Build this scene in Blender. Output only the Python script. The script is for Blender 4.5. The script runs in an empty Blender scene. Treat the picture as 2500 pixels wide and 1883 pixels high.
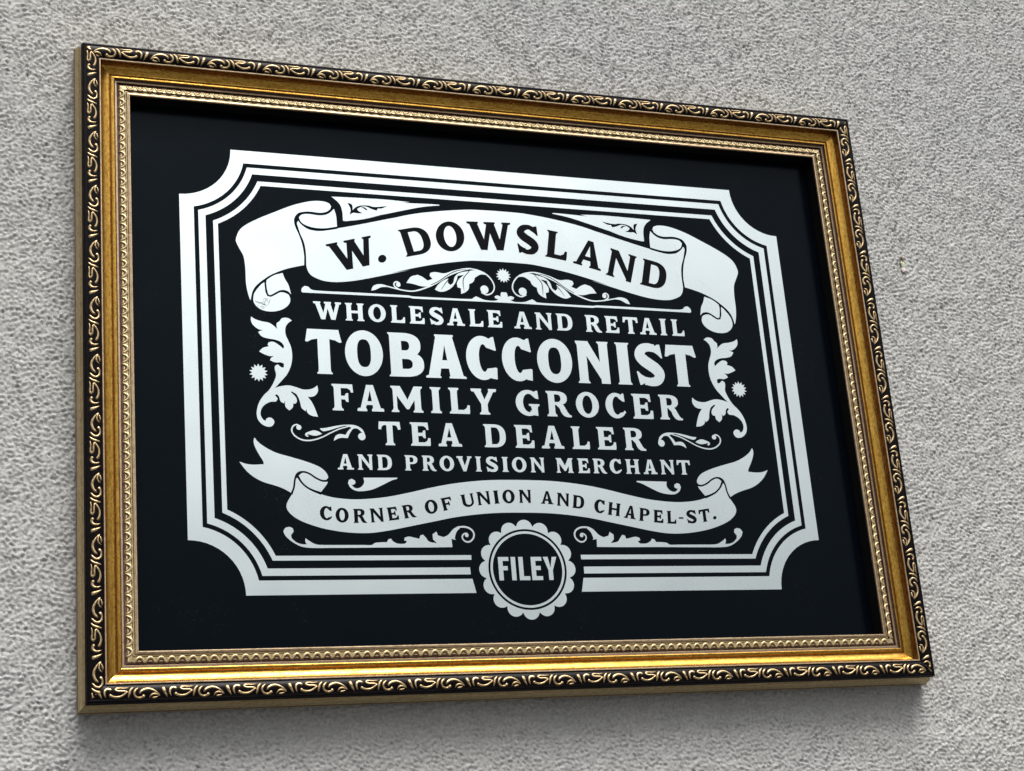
import bpy, bmesh, json, math, random
import numpy as np
from mathutils import Vector, Matrix
from mathutils.geometry import delaunay_2d_cdt

# ------------------------------------------------------------------ camera, sky, sun
SCRAP = (381.86, 118.90)
CAM_LOC = (-0.473439, -1.185567, -0.416907)
CAM_ROT = [[0.9349169, -0.0319168, -0.3534285], [-0.3451718, -0.3129987, -0.8848097], [-0.0823823, 0.9492171, -0.3036445]]
LENS = 59.9654

H0 = 2.0                       # height of the middle of the sign above the pavement
sc = bpy.context.scene
col = sc.collection
cd = bpy.data.cameras.new('camera'); cam = bpy.data.objects.new('camera', cd); col.objects.link(cam)
cd.sensor_width = 36.0; cd.lens = LENS; cd.clip_start = 0.05; cd.clip_end = 200
mw = Matrix([list(r) + [0] for r in CAM_ROT] + [[0, 0, 0, 1]])
cam.matrix_world = Matrix.Translation((CAM_LOC[0], CAM_LOC[1], CAM_LOC[2] + H0)) @ mw
sc.camera = cam

CLOUD_W = 13.0
SUN_EL, SUN_AZ = math.radians(62), math.radians(15)   # azimuth measured from straight out of the wall
world = bpy.data.worlds.new('World'); sc.world = world; world.use_nodes = True
wn = world.node_tree; wn.nodes.clear()
sky = wn.nodes.new('ShaderNodeTexSky'); sky.sky_type = 'NISHITA'; sky.sun_disc = False
sky.sun_elevation = SUN_EL; sky.sun_rotation = math.pi - SUN_AZ
sky.air_density = 1.0; sky.dust_density = 6.0; sky.ozone_density = 1.0
hsv = wn.nodes.new('ShaderNodeHueSaturation'); hsv.inputs['Saturation'].default_value = 0.25
bg = wn.nodes.new('ShaderNodeBackground'); bg.inputs['Strength'].default_value = 0.10
wo = wn.nodes.new('ShaderNodeOutputWorld')
# overcast sky: three times as bright overhead as at the horizon
wtc = wn.nodes.new('ShaderNodeTexCoord'); wsep = wn.nodes.new('ShaderNodeSeparateXYZ'); wmr = wn.nodes.new('ShaderNodeMapRange')
wn.links.new(wtc.outputs['Generated'], wsep.inputs[0]); wn.links.new(wsep.outputs[2], wmr.inputs['Value'])
wmr.inputs['From Min'].default_value = 0.0; wmr.inputs['From Max'].default_value = 1.0; wmr.inputs['To Min'].default_value = 0.30; wmr.inputs['To Max'].default_value = 1.85
wmul = wn.nodes.new('ShaderNodeVectorMath'); wmul.operation = 'SCALE'
wn.links.new(sky.outputs[0], hsv.inputs['Color']); wn.links.new(hsv.outputs[0], wmul.inputs[0]); wcl = wn.nodes.new('ShaderNodeTexNoise'); wcl.noise_dimensions = '4D'; wcl.inputs['Scale'].default_value = 1.9; wcl.inputs['Detail'].default_value = 4.0; wcl.inputs['W'].default_value = CLOUD_W
wcm = wn.nodes.new('ShaderNodeMapRange'); wcm.inputs['From Min'].default_value = 0.3; wcm.inputs['From Max'].default_value = 0.7; wcm.inputs['To Min'].default_value = 0.55; wcm.inputs['To Max'].default_value = 1.45
wmm = wn.nodes.new('ShaderNodeMath'); wmm.operation = 'MULTIPLY'
wn.links.new(wtc.outputs['Generated'], wcl.inputs['Vector']); wn.links.new(wcl.outputs[0], wcm.inputs['Value'])
wn.links.new(wmr.outputs[0], wmm.inputs[0]); wn.links.new(wcm.outputs[0], wmm.inputs[1]); wn.links.new(wmm.outputs[0], wmul.inputs['Scale']); wn.links.new(wmul.outputs[0], bg.inputs[0]); wn.links.new(bg.outputs[0], wo.inputs[0])
sl = bpy.data.lights.new('sun', 'SUN'); sl.energy = 1.45; sl.angle = math.radians(27); sl.color = (1.0, 0.97, 0.92)
sun = bpy.data.objects.new('sun', sl); col.objects.link(sun)
sdir = Vector((math.cos(SUN_EL) * math.sin(SUN_AZ), -math.cos(SUN_EL) * math.cos(SUN_AZ), math.sin(SUN_EL)))
sun.rotation_euler = sdir.to_track_quat('Z', 'Y').to_euler()
sc.view_settings.view_transform = 'Standard'; sc.view_settings.look = 'None'
sc.view_settings.exposure = 1.12; sc.view_settings.gamma = 1.0
sc.view_settings.use_curve_mapping = False

# ------------------------------------------------------------------ helpers
MM = 0.001
random.seed(7); rng = np.random.default_rng(11)

def W(x, y, h=0.0):
    """sign coordinates in mm (x right, y up, h out of the wall) -> world"""
    return Vector((x * MM, -h * MM, y * MM + H0))

def add_obj(name, me, parent=None, mats=(), label=None, cat=None, kind=None, group=None):
    o = bpy.data.objects.new(name, me); col.objects.link(o)
    if me is not None:
        for m in mats:
            if me.materials.find(m.name) < 0: me.materials.append(m)
    if parent: o.parent = parent
    for k, v in (('label', label), ('category', cat), ('kind', kind), ('group', group)):
        if v: o[k] = v
    return o

def smooth_pts(pts, n=4, closed=True, lim=48):
    """Catmull-Rom through the points, breaking at sharp corners"""
    P = [Vector((p[0], p[1])) for p in pts]; N = len(P); out = []
    def corner(i):
        if not closed and (i <= 0 or i >= N - 1): return True
        a = P[i] - P[i - 1]; b = P[(i + 1) % N] - P[i]
        if a.length < 1e-6 or b.length < 1e-6: return True
        return math.degrees(a.angle(b)) > lim
    C = [corner(i) for i in range(N)]
    for i in range(N if closed else N - 1):
        j = (i + 1) % N; p1, p2 = P[i], P[j]; L = (p2 - p1).length
        def tan(k):
            a = P[k] - P[k - 1]; b = P[(k + 1) % N] - P[k]
            t = a + b
            return t.normalized() if t.length > 1e-6 else b.normalized()
        c1, c2 = C[i], C[j]
        if c1 and c2: out.append(p1); continue
        d = (p2 - p1).normalized()
        t1 = (tan(i) if not c1 else d) * L; t2 = (tan(j) if not c2 else d) * L
        for k in range(n):
            s = k / n; s2, s3 = s * s, s ** 3
            out.append(p1 * (2*s3-3*s2+1) + t1 * (s3-2*s2+s) + p2 * (-2*s3+3*s2) + t2 * (s3-s2))
    if not closed: out.append(P[-1])
    return out

def stroke_poly(pts, widths, n=4):
    P = smooth_pts(pts, n, closed=False, lim=100); m = len(P)
    L = []; R = []
    wf = np.interp(np.linspace(0, 1, m), np.linspace(0, 1, len(widths)), widths)
    for i in range(m):
        t = (P[min(i + 1, m - 1)] - P[max(i - 1, 0)])
        t = t.normalized() if t.length > 0 else Vector((1, 0)); nrm = Vector((-t.y, t.x)) * (wf[i] / 2)
        L.append(P[i] + nrm); R.append(P[i] - nrm)
    return L, R

def stroke_quads(pts, widths, n=4):
    L, R = stroke_poly(pts, widths, n)
    return [[L[i], L[i + 1], R[i + 1], R[i]] for i in range(len(L) - 1)]

def ellipse(cx, cy, rx, ry, n=40, a0=0, a1=2 * math.pi):
    k = n if abs(a1 - a0) > 6.28 else n + 1
    return [Vector((cx + rx * math.cos(a0 + (a1 - a0) * i / n), cy + ry * math.sin(a0 + (a1 - a0) * i / n))) for i in range(k)]

def ccw(p):
    a = sum(p[i][0] * p[(i + 1) % len(p)][1] - p[(i + 1) % len(p)][0] * p[i][1] for i in range(len(p)))
    return list(p) if a > 0 else list(reversed(p))

def fill(pos, neg=()):
    """union of the polygons in pos minus those in neg -> (verts2d, tris)"""
    verts = []; faces = []
    for p in list(pos) + list(neg):
        q = [Vector((v[0], v[1])) for v in ccw(p)]
        r = [q[0]]
        for v in q[1:]:
            if (v - r[-1]).length > 1e-4: r.append(v)
        if (r[0] - r[-1]).length < 1e-4: r.pop()
        if len(r) < 3: continue
        faces.append((list(range(len(verts), len(verts) + len(r))), p)); verts += r
    ids = [i for i, _ in faces]; npos = 0
    npos = sum(1 for _, p in faces if any(p is a for a in pos))
    res = delaunay_2d_cdt(verts, [], ids, 1, 1e-5)
    v2, f2, of = res[0], res[2], res[5]
    keep = [list(f) for f, o in zip(f2, of) if o and min(o) < npos and max(o) < npos]
    used = sorted({i for f in keep for i in f}); mp = {u: k for k, u in enumerate(used)}
    return [v2[i] for i in used], [[mp[i] for i in f] for f in keep]

def sheet(name, pos, neg, h, mat, parent, **kw):
    """flat printed shape lying h mm above the panel face"""
    v, f = fill(pos, neg)
    me = bpy.data.meshes.new(name)
    me.from_pydata([tuple(W(a.x, a.y, h)) for a in v], [], f)
    me.validate(); me.update()
    for p in me.polygons:
        if p.normal.y > 0: me.flip_normals(); break
    return add_obj(name, me, parent, [mat], **kw)

# ------------------------------------------------------------------ materials
def newmat(name):
    m = bpy.data.materials.new(name); m.use_nodes = True
    nt = m.node_tree; b = nt.nodes['Principled BSDF']
    return m, nt, b
def nd(nt, t, **kw):
    n = nt.nodes.new(t)
    for k, v in kw.items():
        if k in n.inputs: n.inputs[k].default_value = v
        else: setattr(n, k, v)
    return n
def ramp(nt, src, stops):
    r = nt.nodes.new('ShaderNodeValToRGB'); nt.links.new(src, r.inputs[0])
    while len(r.color_ramp.elements) < len(stops): r.color_ramp.elements.new(0.5)
    for e, (p, c) in zip(r.color_ramp.elements, stops):
        e.position = p; e.color = (*c, 1) if len(c) == 3 else c
    return r
def coords(nt, scale):
    tc = nt.nodes.new('ShaderNodeTexCoord'); mp = nt.nodes.new('ShaderNodeMapping')
    mp.inputs['Scale'].default_value = scale; nt.links.new(tc.outputs['Object'], mp.inputs[0]); return mp.outputs[0]
def bump(nt, b, src, strength, dist):
    n = nt.nodes.new('ShaderNodeBump'); n.inputs['Strength'].default_value = strength; n.inputs['Distance'].default_value = dist
    nt.links.new(src, n.inputs['Height']); nt.links.new(n.outputs[0], b.inputs['Normal']); return n

def gold_mat(name, c_dark, c_mid, c_lite, rough, metal=0.85, streak=(40, 900, 900), bstr=0.35):
    m, nt, b = newmat(name)
    v = coords(nt, streak)
    n1 = nd(nt, 'ShaderNodeTexNoise', Scale=1.0, Detail=5.0, Roughness=0.6); nt.links.new(v, n1.inputs[0])
    v2 = coords(nt, (330, 700, 700))
    n2 = nd(nt, 'ShaderNodeTexNoise', Scale=1.0, Detail=3.0, Roughness=0.7); nt.links.new(v2, n2.inputs[0])
    mx = nt.nodes.new('ShaderNodeMath'); mx.operation = 'MULTIPLY_ADD'; mx.inputs[1].default_value = 0.60
    nt.links.new(n2.outputs[0], mx.inputs[0])
    m2 = nt.nodes.new('ShaderNodeMath'); m2.operation = 'MULTIPLY'; m2.inputs[1].default_value = 0.40
    nt.links.new(n1.outputs[0], m2.inputs[0]); nt.links.new(m2.outputs[0], mx.inputs[2])
    r = ramp(nt, mx.outputs[0], [(0.36, c_dark), (0.48, c_mid), (0.60, c_lite)])
    nt.links.new(r.outputs[0], b.inputs['Base Color'])
    b.inputs['Metallic'].default_value = metal
    rr = ramp(nt, mx.outputs[0], [(0.35, (rough + .09,) * 3), (0.6, (rough,) * 3)]); nt.links.new(rr.outputs[0], b.inputs['Roughness'])
    bump(nt, b, mx.outputs[0], bstr, 0.0006)
    return m

M = {}
M['cove'] = gold_mat('worn_gold_leaf', (0.22, 0.112, 0.018), (0.38, 0.208, 0.036), (0.52, 0.31, 0.068), 0.23, 0.97, streak=(60, 500, 500), bstr=0.16)
M['pale'] = gold_mat('pale_gold_edge', (0.22, 0.15, 0.085), (0.35, 0.255, 0.155), (0.44, 0.335, 0.215), 0.36, 0.75)
M['bole'] = gold_mat('dark_bole_groove', (0.018, 0.006, 0.005), (0.04, 0.013, 0.010), (0.07, 0.03, 0.02), 0.5, 0.2)
M['cove_edge'] = gold_mat('reddish_gold', (0.06, 0.02, 0.005), (0.19, 0.08, 0.016), (0.33, 0.16, 0.038), 0.26, 0.9)
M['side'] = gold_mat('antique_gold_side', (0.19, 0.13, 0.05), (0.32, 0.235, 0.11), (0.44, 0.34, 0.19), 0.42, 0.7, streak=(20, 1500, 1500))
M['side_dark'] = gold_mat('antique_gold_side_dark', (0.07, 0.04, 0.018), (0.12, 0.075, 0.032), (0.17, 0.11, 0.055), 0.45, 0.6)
M['inner'] = gold_mat('olive_gold_inner', (0.30, 0.22, 0.10), (0.48, 0.38, 0.20), (0.60, 0.50, 0.30), 0.42, 0.65)
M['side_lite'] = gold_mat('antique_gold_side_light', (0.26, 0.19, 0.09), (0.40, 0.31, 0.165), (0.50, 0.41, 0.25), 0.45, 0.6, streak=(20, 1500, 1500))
M['floor'] = gold_mat('bead_floor', (0.06, 0.025, 0.015), (0.14, 0.07, 0.04), (0.26, 0.16, 0.10), 0.5, 0.45)
M['scroll'] = gold_mat('champagne_scroll', (0.16, 0.105, 0.045), (0.34, 0.24, 0.12), (0.52, 0.40, 0.23), 0.34, 0.75, streak=(600, 600, 600))

m, nt, b = newmat('black_lacquer'); M['black'] = m
v = coords(nt, (500, 500, 500)); n = nd(nt, 'ShaderNodeTexNoise', Scale=1.0, Detail=4.0); nt.links.new(v, n.inputs[0])
r = ramp(nt, n.outputs[0], [(0.35, (0.0010, 0.0006, 0.0009)), (0.7, (0.0042, 0.0026, 0.0032))]); nt.links.new(r.outputs[0], b.inputs['Base Color'])
b.inputs['Roughness'].default_value = 0.32; b.inputs['Specular IOR Level'].default_value = 0.07; bump(nt, b, n.outputs[0], 0.2, 0.0004)

m, nt, b = newmat('matt_black_rebate'); M['rebate'] = m
b.inputs['Base Color'].default_value = (0.0025, 0.0025, 0.003, 1); b.inputs['Roughness'].default_value = 0.8; b.inputs['Specular IOR Level'].default_value = 0.1

m, nt, b = newmat('black_gloss_panel'); M['panel'] = m
v = coords(nt, (14, 14, 14)); n = nd(nt, 'ShaderNodeTexNoise', Scale=1.0, Detail=6.0, Roughness=0.7); nt.links.new(v, n.inputs[0])
v2 = coords(nt, (520, 520, 520)); n2 = nd(nt, 'ShaderNodeTexNoise', Scale=1.0, Detail=2.0); nt.links.new(v2, n2.inputs[0])
mm_ = nt.nodes.new('ShaderNodeMath'); mm_.operation = 'MULTIPLY'; nt.links.new(n.outputs[0], mm_.inputs[0]); nt.links.new(n2.outputs[0], mm_.inputs[1])
r = ramp(nt, mm_.outputs[0], [(0.0, (0.0009, 0.0017, 0.0030)), (0.375, (0.0010, 0.0019, 0.0034)), (0.46, (0.008, 0.009, 0.010))]); nt.links.new(r.outputs[0], b.inputs['Base Color'])
rr = ramp(nt, n.outputs[0], [(0.3, (0.14,) * 3), (0.75, (0.26,) * 3)]); nt.links.new(rr.outputs[0], b.inputs['Roughness'])
b.inputs['Specular IOR Level'].default_value = 0.09; b.inputs['Specular Tint'].default_value = (0.72, 0.90, 1.0, 1)

m, nt, b = newmat('silver_print'); M['silver'] = m
v = coords(nt, (1100, 1100, 500)); n = nd(nt, 'ShaderNodeTexNoise', Scale=1.0, Detail=3.0, Roughness=0.6); nt.links.new(v, n.inputs[0])
v2 = coords(nt, (11, 11, 11)); n2 = nd(nt, 'ShaderNodeTexNoise', Scale=1.0, Detail=3.0, Roughness=0.55); nt.links.new(v2, n2.inputs[0])
r = ramp(nt, n.outputs[0], [(0.3, (0.645, 0.72, 0.728)), (0.7, (0.675, 0.75, 0.757))]); nt.links.new(r.outputs[0], b.inputs['Base Color'])
rr = ramp(nt, n2.outputs[0], [(0.3, (0.24,) * 3), (0.7, (0.32,) * 3)]); nt.links.new(rr.outputs[0], b.inputs['Roughness'])
b.inputs['Metallic'].default_value = 1.0

m, nt, b = newmat('black_print'); M['ink'] = m
b.inputs['Base Color'].default_value = (0.0012, 0.0018, 0.0028, 1); b.inputs['Roughness'].default_value = 0.3; b.inputs['Specular IOR Level'].default_value = 0.07

m, nt, b = newmat('grey_roughcast'); M['wall'] = m
v = coords(nt, (430, 430, 430)); n = nd(nt, 'ShaderNodeTexNoise', Scale=1.0, Detail=4.0, Roughness=0.65); nt.links.new(v, n.inputs[0])
v3 = coords(nt, (3.2, 3.2, 3.2)); n3 = nd(nt, 'ShaderNodeTexNoise', Scale=1.0, Detail=3.0); nt.links.new(v3, n3.inputs[0])
r = ramp(nt, n.outputs[0], [(0.30, (0.255, 0.258, 0.252)), (0.50, (0.335, 0.338, 0.330)), (0.70, (0.405, 0.408, 0.398))])
r3 = ramp(nt, n3.outputs[0], [(0.3, (0.90, 0.905, 0.92)), (0.7, (1.0, 0.99, 0.965))])
mix = nt.nodes.new('ShaderNodeMix'); mix.data_type = 'RGBA'; mix.blend_type = 'MULTIPLY'; mix.inputs[0].default_value = 1.0
nt.links.new(r.outputs[0], mix.inputs[6]); nt.links.new(r3.outputs[0], mix.inputs[7]); nt.links.new(mix.outputs[2], b.inputs['Base Color'])
b.inputs['Roughness'].default_value = 0.92; b.inputs['Specular IOR Level'].default_value = 0.2
bump(nt, b, n.outputs[0], 0.6, 0.0014)

def plain(name, c, rough=0.7):
    m, nt, b = newmat(name); v = coords(nt, (900,) * 3); n = nd(nt, 'ShaderNodeTexNoise', Scale=1.0, Detail=3.0); nt.links.new(v, n.inputs[0])
    r = ramp(nt, n.outputs[0], [(0.3, tuple(x * 0.6 for x in c)), (0.7, tuple(min(1, x * 1.3) for x in c))]); nt.links.new(r.outputs[0], b.inputs['Base Color'])
    b.inputs['Roughness'].default_value = rough; return m

# ------------------------------------------------------------------ the wall: roughcast as real relief
FX, FY = 0.91, -4.05                       # middle of the frame in sign coordinates
HX, HY = 1.89547 * 175, 1.41050 * 175      # half size of the frame (outer lip), mm
WALL_H = -1.9
def relief(nx, ny, cell):
    """band-limited random field with clumps and pits, in mm"""
    fx = np.fft.fftfreq(nx, cell)[None, :]; fy = np.fft.fftfreq(ny, cell)[:, None]
    A_ = math.radians(-38)
    def band(fc, bw, an=0.0, ang=0.0):
        w = np.fft.fft2(rng.standard_normal((ny, nx)))
        ca, sa = math.cos(ang), math.sin(ang)
        u = fx * ca + fy * sa; vv = -fx * sa + fy * ca
        fr = np.sqrt((u * (1 + an)) ** 2 + (vv * (1 - an)) ** 2)
        g = np.exp(-((np.log(fr + 1e-9) - math.log(fc)) / bw) ** 2)
        z = np.real(np.fft.ifft2(w * g)); return z / z.std()
    def frac(f0, f1, p, an, ang):
        w = np.fft.fft2(rng.standard_normal((ny, nx)))
        ca, sa = math.cos(ang), math.sin(ang); u = fx * ca + fy * sa; vv = -fx * sa + fy * ca
        fr = np.sqrt((u * (1 + an)) ** 2 + (vv * (1 - an)) ** 2) + 1e-9
        g = fr ** (-p) / (1 + (f0 / fr) ** 6) / (1 + (fr / f1) ** 8)
        z = np.real(np.fft.ifft2(w * g)); return z / z.std()
    a = frac(1 / 5.2, 1 / 2.5, 1.1, .30, A_); a2 = frac(1 / 4.0, 1 / 2.1, 0.5, .10, A_ + .9)
    pits = np.clip(-(frac(1 / 6.2, 1 / 3.0, .8, .30, A_)) - 1.15, 0, 1.5)
    ridges = 0.9 - np.abs(frac(1 / 6.5, 1 / 2.8, 1.0, .30, A_))
    e = band(1 / 60.0, 0.5); d = band(1 / 20.0, 0.6)
    z = 0.42 * a + 0.10 * a2 + 0.22 * ridges - 0.75 * pits + 0.14 * d + 0.18 * e
    return z - z.mean()
cell = 1.0
x0, x1, y0, y1 = -470.0, 660.0, -420.0, 500.0
nx = int((x1 - x0) / cell) + 1; ny = int((y1 - y0) / cell) + 1
Z = relief(nx, ny, cell) * 1.0
xs = x0 + np.arange(nx) * cell; ys = y0 + np.arange(ny) * cell
GX, GY = np.meshgrid(xs, ys)
co = np.stack([GX * MM, -(WALL_H + Z) * MM, GY * MM + H0], -1).reshape(-1, 3)
ii, jj = np.meshgrid(np.arange(ny - 1), np.arange(nx - 1), indexing='ij')
cx, cy = xs[jj], ys[ii]
keep = ~((np.abs(cx - FX) < HX - 14) & (np.abs(cy - FY) < HY - 14))
a = (ii * nx + jj)[keep]
quads = np.stack([a, a + 1, a + nx + 1, a + nx], -1)
nv = len(co)
O = 4000.0
ov = []
for (ax, ay, bx, by) in ((-O, -2000, x0 + 3, O), (x1 - 3, -2000, O, O), (x0 + 3, -2000, x1 - 3, y0 + 3), (x0 + 3, y1 - 3, x1 - 3, O)):
    ov += [(ax, ay), (bx, ay), (bx, by), (ax, by)]
oc = np.array([[p[0] * MM, -(WALL_H - 2.0) * MM, p[1] * MM + H0] for p in ov])
oq = nv + np.arange(len(ov)).reshape(-1, 4)
co = np.concatenate([co, oc]); quads = np.concatenate([quads, oq])
me = bpy.data.meshes.new('wall')
me.vertices.add(len(co)); me.vertices.foreach_set('co', co.astype(np.float32).ravel())
me.loops.add(len(quads) * 4); me.loops.foreach_set('vertex_index', quads.astype(np.int32).ravel())
me.polygons.add(len(quads)); me.polygons.foreach_set('loop_start', (np.arange(len(quads)) * 4).astype(np.int32))
me.polygons.foreach_set('use_smooth', np.ones(len(quads), dtype=bool))
me.update(calc_edges=True); me.validate()
add_obj('wall', me, None, [M['wall']], kind='structure', label='pale grey roughcast house wall behind the framed sign')

# unseen ground at the foot of the wall, added to bounce light up
me = bpy.data.meshes.new('bounce_pavement')
me.from_pydata([(-60, -60, 0), (60, -60, 0), (60, 0.05, 0), (-60, 0.05, 0)], [], [(0, 1, 2, 3)])
add_obj('bounce_pavement', me, None, [plain('bounce_paving', (0.055, 0.054, 0.052))], kind='structure')

# ------------------------------------------------------------------ the framed sign
sign = add_obj('framed_sign', None, label='black and silver shop sign in an ornate gilt frame hung on the grey wall', cat='sign')
sign.location = (0, 0, 0)

# profile from the wall, over the lip, down to the rebate: (inset, height) in mm and the finish of the strip that follows
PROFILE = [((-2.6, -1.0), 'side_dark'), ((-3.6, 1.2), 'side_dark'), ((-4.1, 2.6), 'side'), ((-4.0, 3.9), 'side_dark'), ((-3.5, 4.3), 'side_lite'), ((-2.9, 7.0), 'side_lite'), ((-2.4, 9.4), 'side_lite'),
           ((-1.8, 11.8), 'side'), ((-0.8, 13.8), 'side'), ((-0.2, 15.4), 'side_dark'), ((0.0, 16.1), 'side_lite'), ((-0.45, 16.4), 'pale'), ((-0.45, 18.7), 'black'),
           ((0.0, 18.9), 'black'), ((0.0, 22.2), 'black'), ((0.5, 23.2), 'black'), ((1.3, 23.5), 'black'), ((1.9, 23.2), 'black'), ((3.4, 23.7), 'black'),
           ((5.4, 24.1), 'black'), ((7.4, 24.1), 'black'), ((9.4, 23.6), 'black'), ((11.2, 22.7), 'black'), ((12.1, 22.1), 'black'), ((12.25, 23.1), 'pale'),
           ((12.6, 23.35), 'pale'), ((13.1, 23.3), 'pale'), ((13.4, 22.8), 'cove_edge'), ((13.5, 20.6), 'cove_edge'), ((13.9, 18.9), 'cove_edge'), ((14.7, 17.5), 'cove'),
           ((15.9, 16.4), 'cove'), ((17.4, 15.5), 'cove'), ((18.9, 14.9), 'cove'), ((20.0, 14.6), 'cove_edge'), ((20.6, 14.75), 'cove'), ((21.2, 15.5), 'cove'),
           ((22.1, 15.95), 'cove'), ((23.3, 16.2), 'cove'), ((23.9, 16.1), 'bole'), ((24.5, 14.2), 'bole'), ((24.9, 13.8), 'pale'), ((26.0, 13.95), 'pale'), ((26.3, 13.6), 'bole'),
           ((26.5, 12.0), 'bole'), ((27.2, 12.2), 'floor'), ((28.6, 13.3), 'inner'), ((31.6, 13.9), 'bole'), ((31.9, 12.7), 'bole'), ((32.3, 12.8), 'inner'),
           ((33.2, 13.2), 'side_dark'), ((33.5, 12.9), 'side_dark'), ((33.8, 13.3), 'pale'), ((35.2, 13.8), 'pale'), ((35.8, 13.7), 'pale'), ((36.0, 13.3), 'pale'),
           ((36.0, 12.2), 'rebate'), ((36.0, -0.3), 'rebate')]
def band_height(ins):
    I = [p[0][0] for p in PROFILE[14:24]]; Hh = [p[0][1] for p in PROFILE[14:24]]
    return float(np.interp(ins, I, Hh))

RAILS = [  # name position, local x axis, inward axis, half outward, half along
    ('bottom', Vector((1, 0, 0)), Vector((0, 0, 1)), HY, HX),
    ('right', Vector((0, 0, 1)), Vector((-1, 0, 0)), HX, HY),
    ('top', Vector((-1, 0, 0)), Vector((0, 0, -1)), HY, HX),
    ('left', Vector((0, 0, -1)), Vector((1, 0, 0)), HX, HY)]
RLABEL = {'bottom': 'bottom rail, its gold hollow bright from the sky', 'right': 'right-hand rail', 'top': 'top rail, its gold hollow in shade', 'left': 'left-hand rail, its gilt side showing'}

# scroll motif of the black band, traced once: polylines (u, v) with v 0 inside, 1 outside, and widths in mm
def uv(pts):
    o = []
    for s in pts.split():
        x, y = map(float, s.split(',')); t0 = 545 - 0.0475 * x; t1 = 825 - 0.041 * x
        o.append(((x - 880) / 965 * 43.35, 12.3 * (1 - (y - t0) / (t1 - t0))))
    return o
MOTIF = [(uv('928,556 945,620 965,670 995,722'), (2.3, 2.0, 1.3, 0.5)),
         (uv('1052,708 1030,655 1033,602 1062,570 1100,566 1132,590'), (0.5, 1.1, 1.5, 1.7, 1.7, 1.9)),
         (uv('1098,657 1150,684 1220,691 1290,668 1340,628 1368,602'), (1.9, 1.4, 1.3, 1.3, 1.2, 1.1)),
         (uv('1392,534 1320,549 1215,548 1186,572 1225,594 1300,594 1368,602'), (0.6, 1.0, 1.2, 1.4, 1.3, 1.2, 1.1)),
         (uv('1462,524 1415,568 1392,635 1380,704'), (0.6, 1.4, 1.6, 0.7)),
         (uv('1532,532 1480,580 1464,640 1500,688 1570,694 1622,655'), (0.8, 1.4, 1.3, 1.3, 1.3, 2.0)),
         (uv('1538,630 1580,580 1650,552 1720,560 1790,600 1852,662'), (1.2, 1.6, 1.7, 1.5, 1.1, 0.5)),
         (uv('1688,692 1720,645 1775,630 1852,662'), (0.6, 1.1, 1.2, 0.6)),
         (uv('1720,692 1770,688 1822,668'), (0.7, 1.2, 0.5))]
def ridge(bm, pts, widths, hfun, hgt=1.0, n=3, seg=6, xs=1.0):
    """half-round raised stroke in rail coordinates"""
    P = smooth_pts(pts, n, closed=False, lim=100); m = len(P)
    wf = 1.2 * np.interp(np.linspace(0, 1, m), np.linspace(0, 1, len(widths)), widths)
    rows = []
    for i in range(m):
        t = (P[min(i + 1, m - 1)] - P[max(i - 1, 0)]).normalized(); nr = Vector((-t.y, t.x)); w = wf[i] / 2
        hh = hgt * (0.55 + 0.45 * min(1, w / 0.6)) * (0.35 if i in (0, m - 1) else 1.0)
        row = []
        for k in range(seg + 1):
            a = math.pi * k / seg
            q = P[i] + nr * (math.cos(a) * w * (0.8 if i in (0, m - 1) else 1.0))
            row.append(bm.verts.new((xs * q.x * MM, q.y * MM, (hfun(q.y) - 0.25 + math.sin(a) * hh) * MM)))
        rows.append(row)
    for i in range(m - 1):
        for k in range(seg):
            f = (rows[i][k], rows[i][k + 1], rows[i + 1][k + 1], rows[i + 1][k])
            bm.faces.new(f if xs < 0 else f[::-1]).smooth = True
    for row, rv in ((rows[0], False), (rows[-1], True)):
        r_ = row if rv != (xs < 0) else row[::-1]
        bm.faces.new(r_).smooth = False

def motif_mesh(xs, fl, clip=None):
    bm = bmesh.new()
    for pts, w in MOTIF: ridge(bm, [(a_, 13.2 - b_) for a_, b_ in pts] if fl else pts, w, band_height, 0.8, xs=xs)
    if clip:
        off, half = clip           # motif origin along the rail, half length of the rail
        for sgn in (-1, 1):
            # keep sgn*(x+off) < half - y
            geo = bm.verts[:] + bm.edges[:] + bm.faces[:]
            if geo:
                bmesh.ops.bisect_plane(bm, geom=geo, plane_co=((sgn * half - off) * MM, 0, 0), plane_no=(sgn, 1, 0), clear_outer=True)
    if not bm.verts: bm.free(); return None
    bmesh.ops.recalc_face_normals(bm, faces=bm.faces[:])
    me = bpy.data.meshes.new('carved_scroll'); bm.to_mesh(me); bm.free(); me.materials.append(M['scroll']); return me
MOTIF_ME = {k: motif_mesh(*k) for k in ((1, 0), (1, 1), (-1, 1))}

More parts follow.
